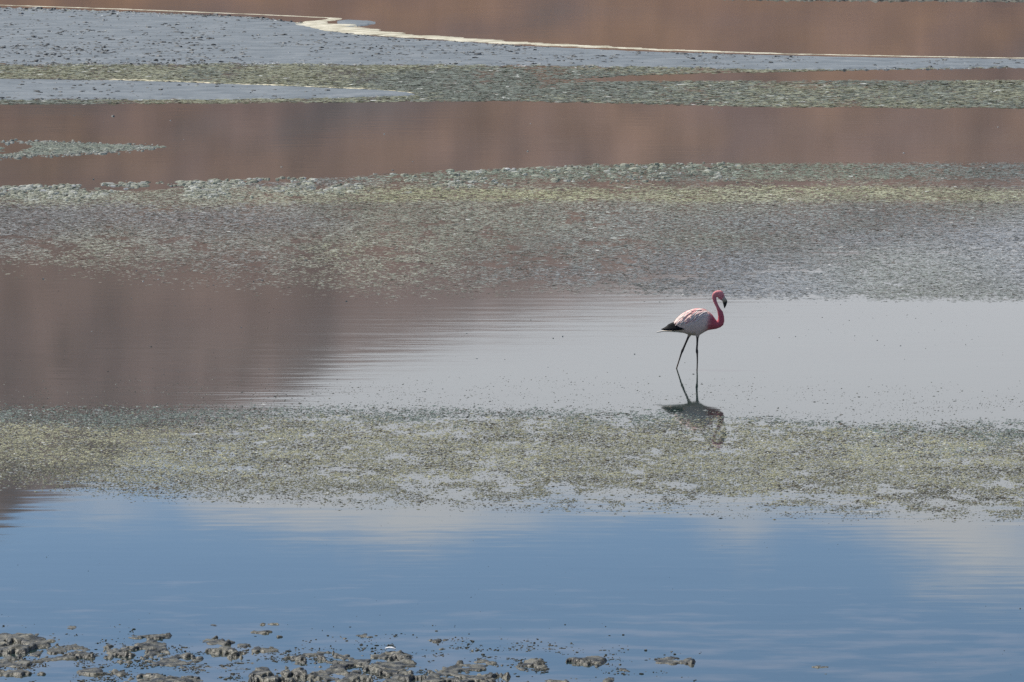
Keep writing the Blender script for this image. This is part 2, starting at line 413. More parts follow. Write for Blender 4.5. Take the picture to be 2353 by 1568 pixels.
# ------------------------------------------------------------------ floating algae
def flakes(name, label, N, region, dens, size, height, tintf, mat=M_algae, K=4, kind='stuff', cat='algae', seed=0, dome=False, scrap=False, wings=0):
    """N candidate flakes over the picture region; dens keeps some; each is a small raised irregular scrap"""
    rg = np.random.default_rng(seed)
    x0, x1, y0, y1 = region
    px, py = rg.uniform(x0, x1, N), rg.uniform(y0, y1, N)
    big = np.ones(N)
    if wings:                      # the mats go on beyond the picture, in coarser scraps, and end raggedly
        M = int(N * wings)
        wx = rg.uniform(0, 1900, M)
        sel = rg.random(M) < .5
        if x0 > 0: sel[:] = False
        if x1 < 2000: sel[:] = True
        px = np.concatenate([px, np.where(sel, x0 - wx, x1 + wx)]); py = np.concatenate([py, rg.uniform(y0, y1, M)])
        big = np.concatenate([big, np.full(M, 2.3)])
    gx, gy = ground(px, py)
    d = dens(px, py, gx, gy)
    if wings:
        d = d * (1 - sstep(np.abs(px - 1176) + 1500 * (fbm(gx / 3, gy / 5, 4, seed + 950) - .5), 2250, 3150))
    keep = rg.random(len(px)) < d
    px, py, gx, gy, d, big = px[keep], py[keep], gx[keep], gy[keep], d[keep], big[keep]
    n = len(px)
    D = np.hypot(gy, CAM_H)
    r = size * (D / 72.0) * np.clip(rg.lognormal(0, 0.38, n), .4, 2.2) * big
    th = (np.arange(K)[None] + rg.uniform(-.3, .3, (n, K))) * 2 * math.pi / K + rg.uniform(0, 6.28, n)[:, None]
    rr = r[:, None] * rg.uniform(0.45, 1.15, (n, K))
    st = rg.uniform(.9, 2.3, n)
    X = gx[:, None] + rr * np.cos(th) * st[:, None]
    Y = gy[:, None] + rr * np.sin(th) * (D / 72.0)[:, None] ** 0.6
    h = height * r * rg.uniform(.5, 1.5, n)
    Zr = -0.004 + rg.uniform(0, 0.30, (n, K)) * h[:, None]
    cx, cy = X.mean(1), Y.mean(1)
    T = tintf(px, py, gx, gy, rg)
    if dome:                       # two rings: a rounded lump
        X2, Y2 = cx[:, None] + (X - cx[:, None]) * .62, cy[:, None] + (Y - cy[:, None]) * .62
        Z2 = h[:, None] * rg.uniform(.6, 1.0, (n, K))
        V = np.concatenate([np.stack([X, Y, Zr * 0 - .004], -1), np.stack([X2, Y2, Z2], -1),
                            np.stack([cx, cy, h * 1.1], -1)[:, None]], 1)
        nv = 2 * K + 1
        f = []
        for k in range(K):
            q = (k + 1) % K
            f += [(k, q, K + q), (k, K + q, K + k), (K + k, K + q, 2 * K)]
    elif scrap:                    # a thin tilted scrap
        Zs = .003 + h[:, None] * (.55 + .5 * np.cos(th - rg.uniform(0, 6.28, n)[:, None]))
        V = np.stack([X, Y, Zs], -1)
        nv = K
        f = [(0, k, k + 1) for k in range(1, K - 1)]
    else:
        V = np.concatenate([np.stack([X, Y, Zr], -1), np.stack([cx, cy, h], -1)[:, None]], 1)
        nv = K + 1
        f = [(k, (k + 1) % K, K) for k in range(K)]
    f = np.array(f)
    Fi = (np.arange(n) * nv)[:, None, None] + f[None]
    o = mesh_np(name, V, Fi, 3, mat, tint=np.repeat(T, nv, 0))
    tag(o, label, cat, kind=kind)
    print(name, label[:40], n)
    return o


def pick(cols, w):
    cols = np.array(cols); w = np.array(w, float) / sum(w)
    def f(px, py, gx, gy, rg):
        i = rg.choice(len(cols), len(px), p=w)
        return cols[i] * rg.uniform(.8, 1.2, (len(px), 1))
    return f


OLIVE, YEL, TEAL = (.25, .245, .155), (.38, .37, .23), (.11, .14, .12)
DARK, BROWN, PALE = (.035, .035, .026), (.10, .08, .055), (.40, .41, .34)
WHITE, GREY = (.72, .73, .68), (.27, .285, .27)


def soft(y, top, bot, st, sb):
    return sstep(y, top - st / 2, top + st / 2) * (1 - sstep(y, bot - sb / 2, bot + sb / 2))


# nearest wide mat
G_top = band_curve([(-60, 945), (600, 942), (1000, 946), (1250, 950), (1600, 956), (2000, 980), (2420, 975)])
G_bot = band_curve([(-60, 1092), (150, 1108), (300, 1124), (600, 1136), (1000, 1147), (1500, 1157), (2000, 1174), (2420, 1184)])


def densG(px, py, gx, gy):
    e = soft(py, G_top(px), G_bot(px), 40, 70)
    n = fbm(gx / 0.26, gy / 0.5, 4, 101)
    n2 = fbm(gx / 2.2, gy / 3.4, 3, 105)
    inner = np.clip((py - G_top(px)) / (G_bot(px) - G_top(px)), 0, 1)
    lack = 0.26 + 0.075 * sstep(px, 300, 1100) + 0.11 * sstep(inner, .6, 1.0) * sstep(px, 150, 900) + .02 * (1 - sstep(inner, 0, .28)) * sstep(px, 900, 1700)
    return .92 * e * (.10 + .90 * sstep(.75 * n + .25 * n2, lack - .05, lack + .13))


def tintG(px, py, gx, gy, rg):
    inner = np.clip((py - G_top(px)) / (G_bot(px) - G_top(px)), 0, 1) + rg.normal(0, .06, len(px)) + (fbm(gx / 1.2, gy / 2, 3, 111) - .5) * .5
    base = np.where((inner < .16)[:, None], np.array(TEAL) * 1.6,
                    np.where((inner < .78)[:, None], np.array(YEL) * .95, np.array(OLIVE) * .8))
    q = rg.random(len(px))[:, None]
    dk = sstep(fbm(gx / .5, gy / .8, 3, 113), .42, .62)[:, None]
    base = np.where(q < .04 + .16 * dk, np.array(DARK) * 1.8, base)
    base = np.where((q > .30) & (q < .40 + .12 * dk), np.array(BROWN), base)
    base = np.where((q > .52) & (q < .68), np.array(GREY), base)
    base = np.where(q > .994, np.array(WHITE), base)
    base = base * (.68 + .72 * fbm(gx / 1.5, gy / .7, 4, 117))[:, None]
    return base * rg.uniform(1.0, 1.36, (len(px), 1))


flakes('algae_mat', 'broad yellow green algae mat floating in front of the flamingo', 545000, (-360, 2720, 915, 1200), densG, .0146, .24, tintG, seed=1, wings=.14)

# middle wide mat behind the flamingo
F_top = band_curve([(-60, 432), (0, 430), (400, 420), (800, 406), (1100, 393), (1350, 381), (1700, 377), (2420, 376)])
F_bot = band_curve([(-60, 590), (300, 610), (600, 632), (900, 652), (1200, 655), (1500, 674), (1800, 684), (2420, 688)])


def densF(px, py, gx, gy):
    ft = F_top(px) + 15 * (1 - sstep(px, 350, 1000)) * (.4 + 1.2 * fbm(gx / .9, gx * 0, 3, 241))
    e = soft(py, ft, F_bot(px), 9, 22 + 90 * (1 - sstep(px, 900, 1500)))
    n = fbm(gx / .36, gy / 1.1, 4, 201)
    n2 = fbm(gx / 4, gy / 12.0, 3, 205)
    m = .84 * n + .16 * n2
    lack = .28 - .10 * sstep(px, 1200, 1800) + .13 * sstep(py, 480, 640) * (1 - .5 * sstep(px, 900, 1500))
    gap = np.exp(-((py - 422) / 9) ** 2) * sstep(px, 500, 1500) * .22
    return e * (.12 + .88 * sstep(m, lack + gap - .03, lack + gap + .14)) * (1 - .75 * gap / .22) * (.95 - .45 * sstep(py, 500, 640) * (1 - .95 * sstep(px, 1000, 1700)))


def tintF(px, py, gx, gy, rg):
    k = len(px)
    yl = (np.exp(-((py - 448) / 22) ** 2) + .5 * rg.random(k) + (fbm(gx / 3, gy / 9, 3, 222) - .5))[:, None]
    base = np.where(yl > .75, np.array((.36, .37, .26)), np.array((.275, .28, .24)))
    base = np.where((py < 405 + 20 * rg.random(k))[:, None] & (px > 700)[:, None], np.array((.20, .235, .20)), base)
    bl = (sstep(px, 500, 1700) * sstep(py, 450, 500))[:, None] * .6  # blue-grey sky sheen painted into the weed colour, stronger to the right
    base = base * (1 - bl) + np.array((.215, .245, .25)) * bl
    tn = fbm(gx / 2.2, gy / 9, 4, 233)[:, None]; hu = fbm(gx / 5, gy / 14, 3, 237)[:, None]
    base = base * (.62 + .80 * tn) * (1 + np.array((.03, .03, -.08)) * np.clip((hu - .50) * 6, -1, 1))
    q = rg.random(k)[:, None]
    base = np.where(q < .09, np.array(DARK) * 1.5, base)
    base = np.where((q > .14) & (q < .24), np.array(BROWN), base)
    base = np.where(q > .995, np.array(WHITE), base)
    return base * rg.uniform(1.25, 1.6, (k, 1))


flakes('algae_mat', 'broad grey green algae mat stretching across the lagoon behind the flamingo', 580000, (-360, 2720, 366, 725), densF, .0132, .12, tintF, seed=2, scrap=True, wings=.14)

# pale lumps along the far edge of that mat
def densP(px, py, gx, gy):
    t = F_top(px) - 2
    e = soft(py, t, t + 30 + 8 * sstep(px, 0, 600), 4, 22)
    return e * sstep(fbm(gx / .8, gy / 3, 3, 301), .42, .56) * (1 - .72 * sstep(px, 350, 1300)) * .8
flakes('foamy_algae', 'pale foamy algae lumps along the far edge of the middle mat', 26000, (-360, 1700, 370, 480), densP, .023, .42,
       pick([(.62, .63, .52), (.48, .49, .40), (.76, .77, .70), (.9, .9, .88)], [5, 3, 3, .3]), mat=M_foam, K=6, seed=3, dome=True)

# spit of algae at the left edge
S_top = band_curve([(-60, 323), (0, 325), (200, 330), (365, 337)])
S_bot = band_curve([(-60, 362), (0, 360), (150, 354), (300, 345), (365, 339)])
flakes('algae_mat', 'small tapering algae spit floating at the left edge of the brown reflection', 56000, (-360, 380, 312, 375),
       lambda px, py, gx, gy: soft(py, S_top(px), S_bot(px), 3, 3) * sstep(fbm(gx / .8, gy / 3, 3, 311), .28, .42),
       .017, .25, pick([(.20, .235, .19), (.30, .32, .25), DARK, WHITE], [6, 3, 1, .1]), seed=4, wings=.3)
flakes('foamy_algae', 'pale foamy lumps rimming the small algae spit at the left edge', 7500, (-360, 400, 312, 375),
       lambda px, py, gx, gy: np.clip(np.exp(-((py - S_bot(px)) / 4) ** 2) + .5 * np.exp(-((py - S_top(px)) / 3) ** 2), 0, 1) * .75 * (1 - sstep(px, 330, 375)),
       .016, .42, pick([(.55, .56, .50), (.75, .76, .70)], [3, 1]), mat=M_foam, K=6, seed=5, dome=True)

# far mats between the mud flats
W_top = band_curve([(1150, 190), (1263, 184), (1500, 172), (1900, 163), (2420, 153)])
W_bot = band_curve([(1150, 191), (1263, 191), (1500, 187), (1900, 186), (2420, 185)])
E_bot = band_curve([(-60, 240), (500, 238), (900, 233), (1200, 232), (1500, 240), (1800, 246), (2420, 248)])


def densC(px, py, gx, gy):
    top = flat1_bot(px) - 2
    strip = sstep(px, 1150, 1420) * soft(py, W_top(px), W_bot(px), 3, 3)
    wv = (fbm(gx / 1.1, gx * 0 + 3, 4, 431) - .5)
    upper = soft(py, top + 9 * wv, E_bot(px) + 6 * wv, 8, 5)
    cut = (px < 955) * soft(py, lineD(px) + 1, flat2_bot(px) - 1, 2, 3)
    return upper * (1 - strip) * (1 - cut) * (.35 + .65 * sstep(fbm(gx / .8, gy / 5, 4, 401), .30, .52))


def tintC(px, py, gx, gy, rg):
    k = len(px)
    g = (fbm(gx / 6, gy / 16, 3, 411) + rg.normal(0, .07, k))[:, None]
    base = np.where(g > .52, np.array((.27, .275, .185)), np.array((.18, .20, .16)))
    q = rg.random(k)[:, None]
    base = np.where(q < .10, np.array(DARK) * 1.6, base)
    base = np.where(q > .988, np.array(WHITE), base)
    return base * rg.uniform(1.05, 1.55, (k, 1))


flakes('algae_mat', 'far green algae mat wrapped around the narrow mud flat and the short salt line', 210000, (-360, 2720, 138, 258), densC, .020, .12, tintC, seed=6, scrap=True, wings=.16)
flakes('algae_mat', 'farthest strip of green algae in the upper right corner', 15000, (1650, 2720, -18, 8),
       lambda px, py, gx, gy: soft(py, -14, np.interp(px, [1650, 1800, 2353, 2420], [-2, 1, 4, 4]), 4, 4) * .4, .03, .3,
       pick([(.17, .17, .14), (.20, .20, .15), DARK], [5, 3, 1]), seed=7, wings=.3)

# dark clods scattered on the mud flats
def densM(px, py, gx, gy):
    b = flat1_bot(px)
    ins = (py > lineAB(px) + 3) & (py < b - 2)
    c = (.22 + .60 * np.exp(-((py - b + 33) / 22) ** 2) + .18 * np.exp(-((py - b + 75) / 14) ** 2)) * sstep(fbm(gx / 2, gy / 9, 3, 501), .36, .58)
    ins2 = (px < 950) & (py > lineD(px) + 3) & (py < flat2_bot(px) - 2)
    return np.where(ins, c * (1 - .5 * sstep(py, b - 12, b - 4)), np.where(ins2, .22 * sstep(fbm(gx / 2, gy / 9, 3, 505), .4, .6), 0))
flakes('mud_clods', 'dark wet mud clods strewn over the grey mud flats', 112000, (-360, 2720, 8, 235), densM, .0160, .6,
       pick([(.05, .052, .048), (.09, .092, .085), (.13, .135, .13)], [4, 4, 3]), mat=M_speck, K=6, cat='mud', seed=8, dome=True, wings=.2)

flakes('mud_flakes', 'grey crumbly mud crust covering the far flats', 86000, (-360, 2720, 8, 235),
       lambda px, py, gx, gy: np.where(((py > lineAB(px) + 3) & (py < flat1_bot(px) + 1)) | ((px < 950) & (py > lineD(px) + 3) & (py < flat2_bot(px))), .25 + .7 * sstep(fbm(gx / 3, gy / 12, 3, 511), .38, .62), 0),
       .017, .40, pick([(.07, .08, .085), (.15, .165, .17), (.27, .29, .295), (.17, .185, .15)], [3, 3, 2, 1.5]), mat=M_speck, cat='mud', seed=18, wings=.2)

# bits of weed and specks drifting on the open water
def densS(px, py, gx, gy):
    near = soft(py, 866 + 34 * fbm(gx / 2, gy / 4, 3, 601) + 14 * sstep(px, 1400, 2300), 990, 70, 20) * sstep(fbm(gx / .45, gy / .9, 4, 603), .28, .56)
    edge = np.exp(-((py - G_bot(px) - 12) / 16) ** 2) * .20 * sstep(fbm(gx / .5, gy / .9, 3, 605), .48, .62)
    fe = np.exp(-((py - F_bot(px) - 14) / 14) ** 2) * .30 * sstep(px, 1000, 1600) * sstep(fbm(gx / .7, gy / 1.3, 3, 607), .5, .62)
    return np.clip(near + edge + fe, 0, 1)
flakes('drifting_weed', 'dark scraps of weed drifting in loose rafts beside the algae mats', 86000, (-360, 2720, 640, 1260), densS, .0085, .30,
       pick([(.045, .045, .036), (.085, .088, .07), (.15, .15, .12)], [5, 4, 3]), mat=M_speck, K=5, seed=9, wings=.15)


def densK(px, py, gx, gy):
    mid = soft(py, 690, 880, 10, 30) * (.25 + sstep(px, 1500, 2000) * np.exp(-((py - 760) / 70) ** 2)) * sstep(px, 700, 1500)
    low = soft(py, 1150, 1560, 20, 20) * .28
    left = soft(py, 620, 960, 40, 20) * (1 - sstep(px, 900, 1300)) * .6
    return np.clip(mid + low + left, 0, 1) * sstep(fbm(gx / 1.4, gy / 3.5, 4, 611), .42, .62)
flakes('floating_specks', 'tiny dark specks strewn over the open water', 5200, (-360, 2720, 640, 1560), densK, .0055, .6,
       pick([(.05, .05, .045), (.10, .10, .09)], [1, 1]), mat=M_speck, K=5, seed=29)
# pale bubbles on the brown reflection
flakes('foam_flecks', 'tiny pale foam flecks dotted over the brown reflection', 2600, (-360, 2720, 245, 900),
       lambda px, py, gx, gy: .05 + .30 * np.exp(-((py - F_bot(px) - 15) / 22) ** 2) * (px < 1100), .009, .6,
       pick([(.6, .6, .56), (.4, .4, .36)], [1, 1]), K=5, seed=10, dome=True)


# ------------------------------------------------------------------ mud islets along the near shore
def islet(label, blobs, H=0.055, seed=0, name='mud_islet', flat=False, lump=0.034):
    """blobs: (x0, x1, y0, y1) extents in the measured picture, foot line at y1; heightfield of packed clods"""
    rg = np.random.default_rng(seed + 900); H = H * .42
    bl = []
    for (x0, x1, y0, y1) in blobs:
        hp = min(H * 262 * .5, (y1 - y0) * .42)
        ax, ay = ground(x0, (y0 + hp + y1) / 2); bx, by = ground(x1, (y0 + hp + y1) / 2)
        _, yn = ground(x0, y1); _, yf = ground(x0, y0 + hp)
        bl.append(((ax + bx) / 2, (yn + yf) / 2, abs(bx - ax) / 2, max(abs(yf - yn) / 2, .05)))
    gx0 = min(b[0] - b[2] * 1.15 for b in bl) - .03; gx1 = max(b[0] + b[2] * 1.15 for b in bl) + .03
    gy0 = min(b[1] - b[3] * 1.15 for b in bl) - .03; gy1 = max(b[1] + b[3] * 1.15 for b in bl) + .03
    sx, sy = .0075, .013
    nx, ny = max(int((gx1 - gx0) / sx), 8), max(int((gy1 - gy0) / sy), 8)
    X, Y = np.meshgrid(np.linspace(gx0, gx1, nx), np.linspace(gy0, gy1, ny), indexing='ij')
    m = np.full(X.shape, -9.0)
    for (cx, cy, rx, ry) in bl:
        m = np.maximum(m, 1 - ((X - cx) / rx) ** 2 - ((Y - cy) / ry) ** 2)
    m = m + (fbm(X / .11, Y / .20, 5, seed) - .49) * 2.5
    body = sstep(m, 0.0, .45)
    area = (m > .1).mean() * (gx1 - gx0) * (gy1 - gy0)
    Zl = np.zeros_like(X)
    n = int(max(area / (lump * lump * 1.3), 5))
    wx_, wy_ = (fbm(X / .05, Y / .05, 3, seed + 11) - .5) * .05, (fbm(X / .05, Y / .05, 3, seed + 12) - .5) * .07
    for _ in range(n):
        i, j = rg.integers(nx), rg.integers(ny)
        if m[i, j] < .05: continue
        r = lump * rg.lognormal(-.2, .55); a = min(r * rg.uniform(.25, .7) * (1.7 if rg.random() < .12 else 1), .034)
        d2 = ((X + wx_ - X[i, j]) / (r * rg.uniform(1., 2.2))) ** 2 + ((Y + wy_ - Y[i, j]) / (r * rg.uniform(1., 2.2))) ** 2
        tilt = 1 + .35 * rg.normal() * (X - X[i, j]) / r
        Zl = np.maximum(Zl, np.clip(a * tilt, 0, .06) * np.clip(1 - d2, 0, 1) ** .38)
    rough = fbm(X / .045, Y / .06, 4, seed + 5)
    big = fbm(X / .3, Y / .45, 3, seed + 7)
    if flat:
        Z = -.010 + body * (.004 + .022 * rough - .008)
    else:
        Z = -.010 + body * (.010 + H * .35 * big + .012 * (rough - .5)) + Zl * body * (.25 + .9 * sstep(big, .35, .6)) * min(H / .030, 1.1)
    if not flat:
        hole = sstep(fbm(X / .13, Y / .24, 4, seed + 20), .41, .49)
        Z = np.where(hole < 1, -.012 + (Z + .012) * hole, Z)
    Zm = np.where(m < -.15, np.nan, Z)
    F4 = grid_faces(nx, ny)
    ok = ~np.isnan(Zm.ravel()[F4]).any(1)
    F4 = F4[ok]
    used, inv = np.unique(F4, return_inverse=True)
    V = np.stack([X.ravel(), Y.ravel(), Z.ravel()], -1)[used]
    o = mesh_np(name, V, inv.reshape(-1, 4), 4, M_mud, smooth=True)
    return tag(o, label, 'mud islet' if name == 'mud_islet' else 'mud bank', 'mud clumps standing out of the near shallows')


islet('lumpy mud bank running off the left edge of the picture', [(-60, 130, 1454, 1492), (-60, 215, 1474, 1512), (60, 240, 1496, 1518), (-60, 98, 1505, 1538)], .060, 1, 'mud_bank')
islet('long low mud islet with a row of dark clods at its right end', [(284, 345, 1455, 1468), (330, 402, 1454, 1470)], .045, 2)
islet('low pale mud islet touching water just behind the large cracked islet', [(396, 470, 1465, 1478), (450, 536, 1464, 1484)], .038, 3)
islet('large cracked mud islet of many clods near the bottom left', [(233, 320, 1477, 1508), (250, 400, 1484, 1525), (300, 378, 1470, 1495), (330, 462, 1502, 1536)], .066, 4)
islet('wedge shaped pale mud islet right of the large cracked one', [(462, 530, 1484, 1506), (490, 578, 1490, 1515)], .058, 5)
islet('small smooth rounded mud lump alone in the water', [(473, 509, 1431, 1442)], .032, 6)
islet('small dark two humped mud islet standing farthest out', [(590, 614, 1429, 1440), (610, 652, 1431, 1440)], .035, 7)
islet('thin straight bar of dark mud with clods on its right end', [(575, 634, 1448, 1457)], .028, 8)
islet('little flat clump between the wedge islet and the open water', [(543, 578, 1476, 1490)], .036, 9)
islet('small mud islet with one black hump on its left side', [(578, 600, 1485, 1502), (595, 640, 1488, 1501)], .044, 10)
islet('tiny mud crumb below the thin dark bar', [(634, 655, 1459, 1466)], .022, 11)
islet('flat film of brown silt just breaking the water surface', [(380, 520, 1524, 1548), (470, 610, 1520, 1546)], .018, 12, flat=True)
islet('low dark mud strip at the bottom left corner', [(-60, 110, 1540, 1556)], .040, 13)
islet('low silt bar with a dark clod behind the bottom edge islet', [(175, 250, 1534, 1552), (225, 310, 1538, 1556)], .034, 14)
islet('dark lumpy islet cut by the bottom edge of the picture', [(285, 400, 1547, 1580), (360, 472, 1550, 1578)], .052, 15)
islet('pinkish mud speck alone at the far left', [(150, 180, 1436, 1447)], .026, 16)
islet('broad mud bank with a white feather on it, cut by the bottom edge', [(640, 800, 1494, 1522), (760, 972, 1497, 1524), (700, 960, 1506, 1540), (555, 760, 1536, 1582), (700, 1000, 1524, 1582), (940, 1165, 1528, 1580), (1040, 1150, 1514, 1545)],
      .060, 17, 'mud_bank', lump=.036)
islet('flat yellowish mud islet alone in the blue water', [(752, 830, 1458, 1470), (810, 882, 1456, 1467)], .026, 18)
islet('small dark mud islet with a grassy looking top in the blue water', [(983, 1020, 1463, 1477), (1010, 1045, 1465, 1474)], .036, 19)
islet('tiny broken crust just below the dark topped islet', [(998, 1026, 1486, 1494)], .026, 20)
islet('oval mud islet right of the broad bank', [(1180, 1258, 1517, 1541)], .046, 21)
islet('long mud islet with two dark humps standing by itself', [(1299, 1350, 1511, 1533), (1335, 1394, 1510, 1533)], .046, 22)
islet('rightmost large mud islet, pale and dome shaped', [(1490, 1602, 1508, 1531)], .050, 23)
islet('low narrow mud bar just left of and below the pale dome islet', [(1425, 1497, 1532, 1547)], .034, 24)
islet('small upright mud clod below the two humped islet', [(1364, 1390, 1533, 1550)], .042, 25)
islet('mud crust at the bottom edge right of the broad bank', [(1248, 1350, 1553, 1580)], .046, 26)
islet('small lump at the bottom edge below the narrow bar', [(1384, 1418, 1554, 1570)], .040, 27)
islet('small floating dark scrap at the lower right', [(1840, 1859, 1522, 1529)], .018, 28, lump=.03)
islet('pale broken crumb beside the floating dark scrap', [(1863, 1903, 1528, 1535)], .018, 29, lump=.025)
islet('dark stick shaped scrap lying lowest at the lower right', [(1876, 1910, 1543, 1550)], .020, 30, lump=.04)
flakes('mud_crumbs', 'small mud crumbs and silt scattered between the near islets', 26000, (-60, 1700, 1425, 1572),
       lambda px, py, gx, gy: sstep(py + 70 * (fbm(gx / .5, gy / .6, 3, 811) - .5), 1440, 1545) * (1 - sstep(px, 1150, 1650)) * sstep(fbm(gx / .22, gy / .35, 4, 813), .50, .64),
       .011, .45, pick([(.05, .05, .038), (.13, .118, .085), (.20, .18, .13)], [3, 4, 2]), mat=M_speck, cat='mud', seed=19, dome=True)
# dark clods in the algae mat
for k, (px_, py_, w_, lab) in enumerate([(1930, 1097, 22, 'black clod in the algae mat right of the flamingo'), (1866, 1103, 18, 'smaller black clod left of the pair in the algae mat'),
                                          (2096, 1165, 14, 'dark clod at the near edge of the algae mat on the right'), (962, 1154, 18, 'dark clod at the near edge of the algae mat in the middle'),
                                          (310, 938, 14, 'dark clod at the far edge of the algae mat on the left')]):
    g0, g1 = ground(px_, py_)
    islet(lab, [(px_ - w_ / 2, px_ + w_ / 2, py_ - 6, py_ + 2)], .035, 60 + k, lump=.04)


# ------------------------------------------------------------------ the white feather on the bank
def blade(name, pts, width, mat, parent=None, up=(0, 0, 1), thick=.0025, tint=None, seg=9, taper=(.25, .9)):
    """a thin closed blade along pts: pointed at the end, rounded at the root"""
    p = [Vector(q) for q in pts]
    L = len(p)
    def at(t):
        s = t * (L - 1); i = min(int(s), L - 2); f = s - i
        p0, p1, p2, p3 = p[max(i - 1, 0)], p[i], p[i + 1], p[min(i + 2, L - 1)]
        return .5 * ((2 * p1) + (p2 - p0) * f + (2 * p0 - 5 * p1 + 4 * p2 - p3) * f * f + (3 * p1 - p0 - 3 * p2 + p3) * f ** 3)
    V, Fc = [], []
    for k in range(seg):
        t = k / (seg - 1)
        c = at(t); d = (at(min(t + .02, 1)) - at(max(t - .02, 0))).normalized()
        u = Vector(up(t)) if callable(up) else Vector(up)
        sd = d.cross(u).normalized(); u = sd.cross(d).normalized()
        w = width * (taper[0] + (1 - taper[0]) * math.sin(min(t / .45, 1) * math.pi / 2)) * (1 - max(0, (t - .55) / .45) ** 2 * taper[1])
        for (a, b) in ((-1, -.15), (-.5, .65), (0, 1), (.5, .65), (1, -.15), (0, -.5)):
            V.append(c + sd * (a * w / 2) + u * (b * thick))
    n = 6
    for k in range(seg - 1):
        for j in range(n):
            Fc.append((k * n + j, (k + 1) * n + j, (k + 1) * n + (j + 1) % n, k * n + (j + 1) % n))
    V = np.array([tuple(v) for v in V])
    o = mesh_np(name, V, Fc, 4, mat, parent, tint=None if tint is None else np.tile(np.array(tint), (len(V), 1)), smooth=True)
    return o


M_plume = tint_mat('plumage', rough=0.75, noise_scale=30, lo=.9, hi=1.1, spec=.2)
fx, fy = ground(896, 1504)
feather = blade('white_feather', [(-.040, 0, .006), (-.01, .01, .016), (.02, 0, .014), (.050, -.01, .002)], .055, M_plume, tint=(.82, .82, .80), thick=.006)
feather.location = (fx, fy, .042)
tag(feather, 'small white feather lying on the broad mud bank', 'feather')

# ------------------------------------------------------------------ the flamingo
bx_, by_ = ground(1601.4, 847.6)
bird = bpy.data.objects.new('flamingo', None)
C.objects.link(bird)
bird.location = (float(bx_), float(by_), 0)
tag(bird, 'pink and white flamingo with black wing tips wading in shallow water', 'flamingo')
S = 813.0
def bp(cx, cy, y=0.0): return Vector(((cx - 587) / S, y, (958 - cy) / S))

M_bird = tint_mat('flamingo_skin_and_down', rough=0.7, noise_scale=45, lo=.92, hi=1.08, spec=.25, bump=.0015, bump_scale=90)
M_beak = tint_mat('beak_horn', rough=0.35, noise_scale=40, lo=.9, hi=1.1, spec=.5)

# loft sections: edge a, edge b in profile, half breadth (m)
SEC = [((318, 512), (316, 568), .012), ((345, 485), (340, 573), .045), ((380, 447), (378, 577), .068), ((430, 400), (432, 581), .088), ((490, 366), (492, 604), .102),
       ((550, 347), (552, 616), .110), ((610, 341), (604, 616), .112), ((665, 347), (655, 584), .108), ((708, 365), (700, 560), .094), ((742, 395), (740, 553), .076),
       ((768, 432), (785, 546), .056), ((786, 459), (828, 530), .043), ((797, 458), (858, 505), .038), ((802, 438), (869, 463), .036), ((803, 408), (865, 415), .034),
       ((796, 365), (853, 368), .029), ((782, 322), (828, 336), .025), ((766, 290), (808, 302), .0225), ((751, 258), (792, 262), .0215), ((741, 226), (785, 236), .0215),
       ((741, 196), (787, 217), .022), ((752, 170), (792, 214), .0245), ((775, 153), (801, 222), .028), ((803, 146), (812, 234), .031), ((832, 149), (824, 244), .032),
       ((853, 163), (834, 250), .030), ((866, 190), (842, 256), .025), ((878, 220), (848, 260), .020), ((886, 236), (852, 264), .014)]
bm = bmesh.new()
NR = 20
rings = []
for (a, b, w) in SEC:
    A_, B_ = bp(*a), bp(*b)
    c = (A_ + B_) / 2; h = (A_ - B_) / 2
    ring = []
    for k in range(NR):
        th = 2 * math.pi * k / NR
        ring.append(bm.verts.new(c + h * math.cos(th) + Vector((0, w * math.sin(th), 0))))
    rings.append(ring)
for r0, r1 in zip(rings, rings[1:]):
    for k in range(NR):
        bm.faces.new((r0[k], r0[(k + 1) % NR], r1[(k + 1) % NR], r1[k]))
bm.faces.new(rings[0]); bm.faces.new(rings[-1][::-1])


def limb(pts):
    prev = None
    M = 10
    P = [(Vector(p), r) for p, r in pts]
    for i, (p, r) in enumerate(P):
        d = (P[min(i + 1, len(P) - 1)][0] - P[max(i - 1, 0)][0]).normalized()
        s = d.cross(Vector((0, 1, 0))).normalized(); u = Vector((0, 1, 0))
        ring = [bm.verts.new(p + s * r * math.cos(2 * math.pi * k / M) + u * r * math.sin(2 * math.pi * k / M)) for k in range(M)]
        if prev:
            for k in range(M): bm.faces.new((prev[k], prev[(k + 1) % M], ring[(k + 1) % M], ring[k]))
        else: bm.faces.new(ring)
        prev = ring
    bm.faces.new(prev[::-1])


limb([(bp(592, 560, -.042), .046), (bp(592, 600, -.042), .030), (bp(590, 640, -.042), .0150), (bp(588, 700, -.042), .0125), (bp(585, 748, -.042), .0135), (bp(586, 778, -.042), .0175),
      (bp(589, 805, -.042), .0115), (bp(590, 880, -.042), .0095), (bp(588, 958, -.042), .0095), (bp(585, 1040, -.042), .0095), (bp(583, 1080, -.042), .016)])
limb([(bp(530, 560, .042), .046), (bp(516, 598, .042), .028), (bp(498, 635, .042), .0150), (bp(470, 700, .042), .0130), (bp(448, 752, .042), .0140), (bp(438, 774, .042), .0170),
      (bp(428, 800, .042), .0120), (bp(404, 875, .042), .0095), (bp(378, 958, .042), .0090), (bp(352, 1040, .042), .0090), (bp(340, 1075, .042), .015)])
me = bpy.data.meshes.new('body_source')
bm.normal_update(); bmesh.ops.recalc_face_normals(bm, faces=bm.faces); bm.to_mesh(me); bm.free()
tmp = bpy.data.objects.new('body_source', me); C.objects.link(tmp)
rm = tmp.modifiers.new('r', 'REMESH'); rm.mode = 'VOXEL'; rm.voxel_size = .0042
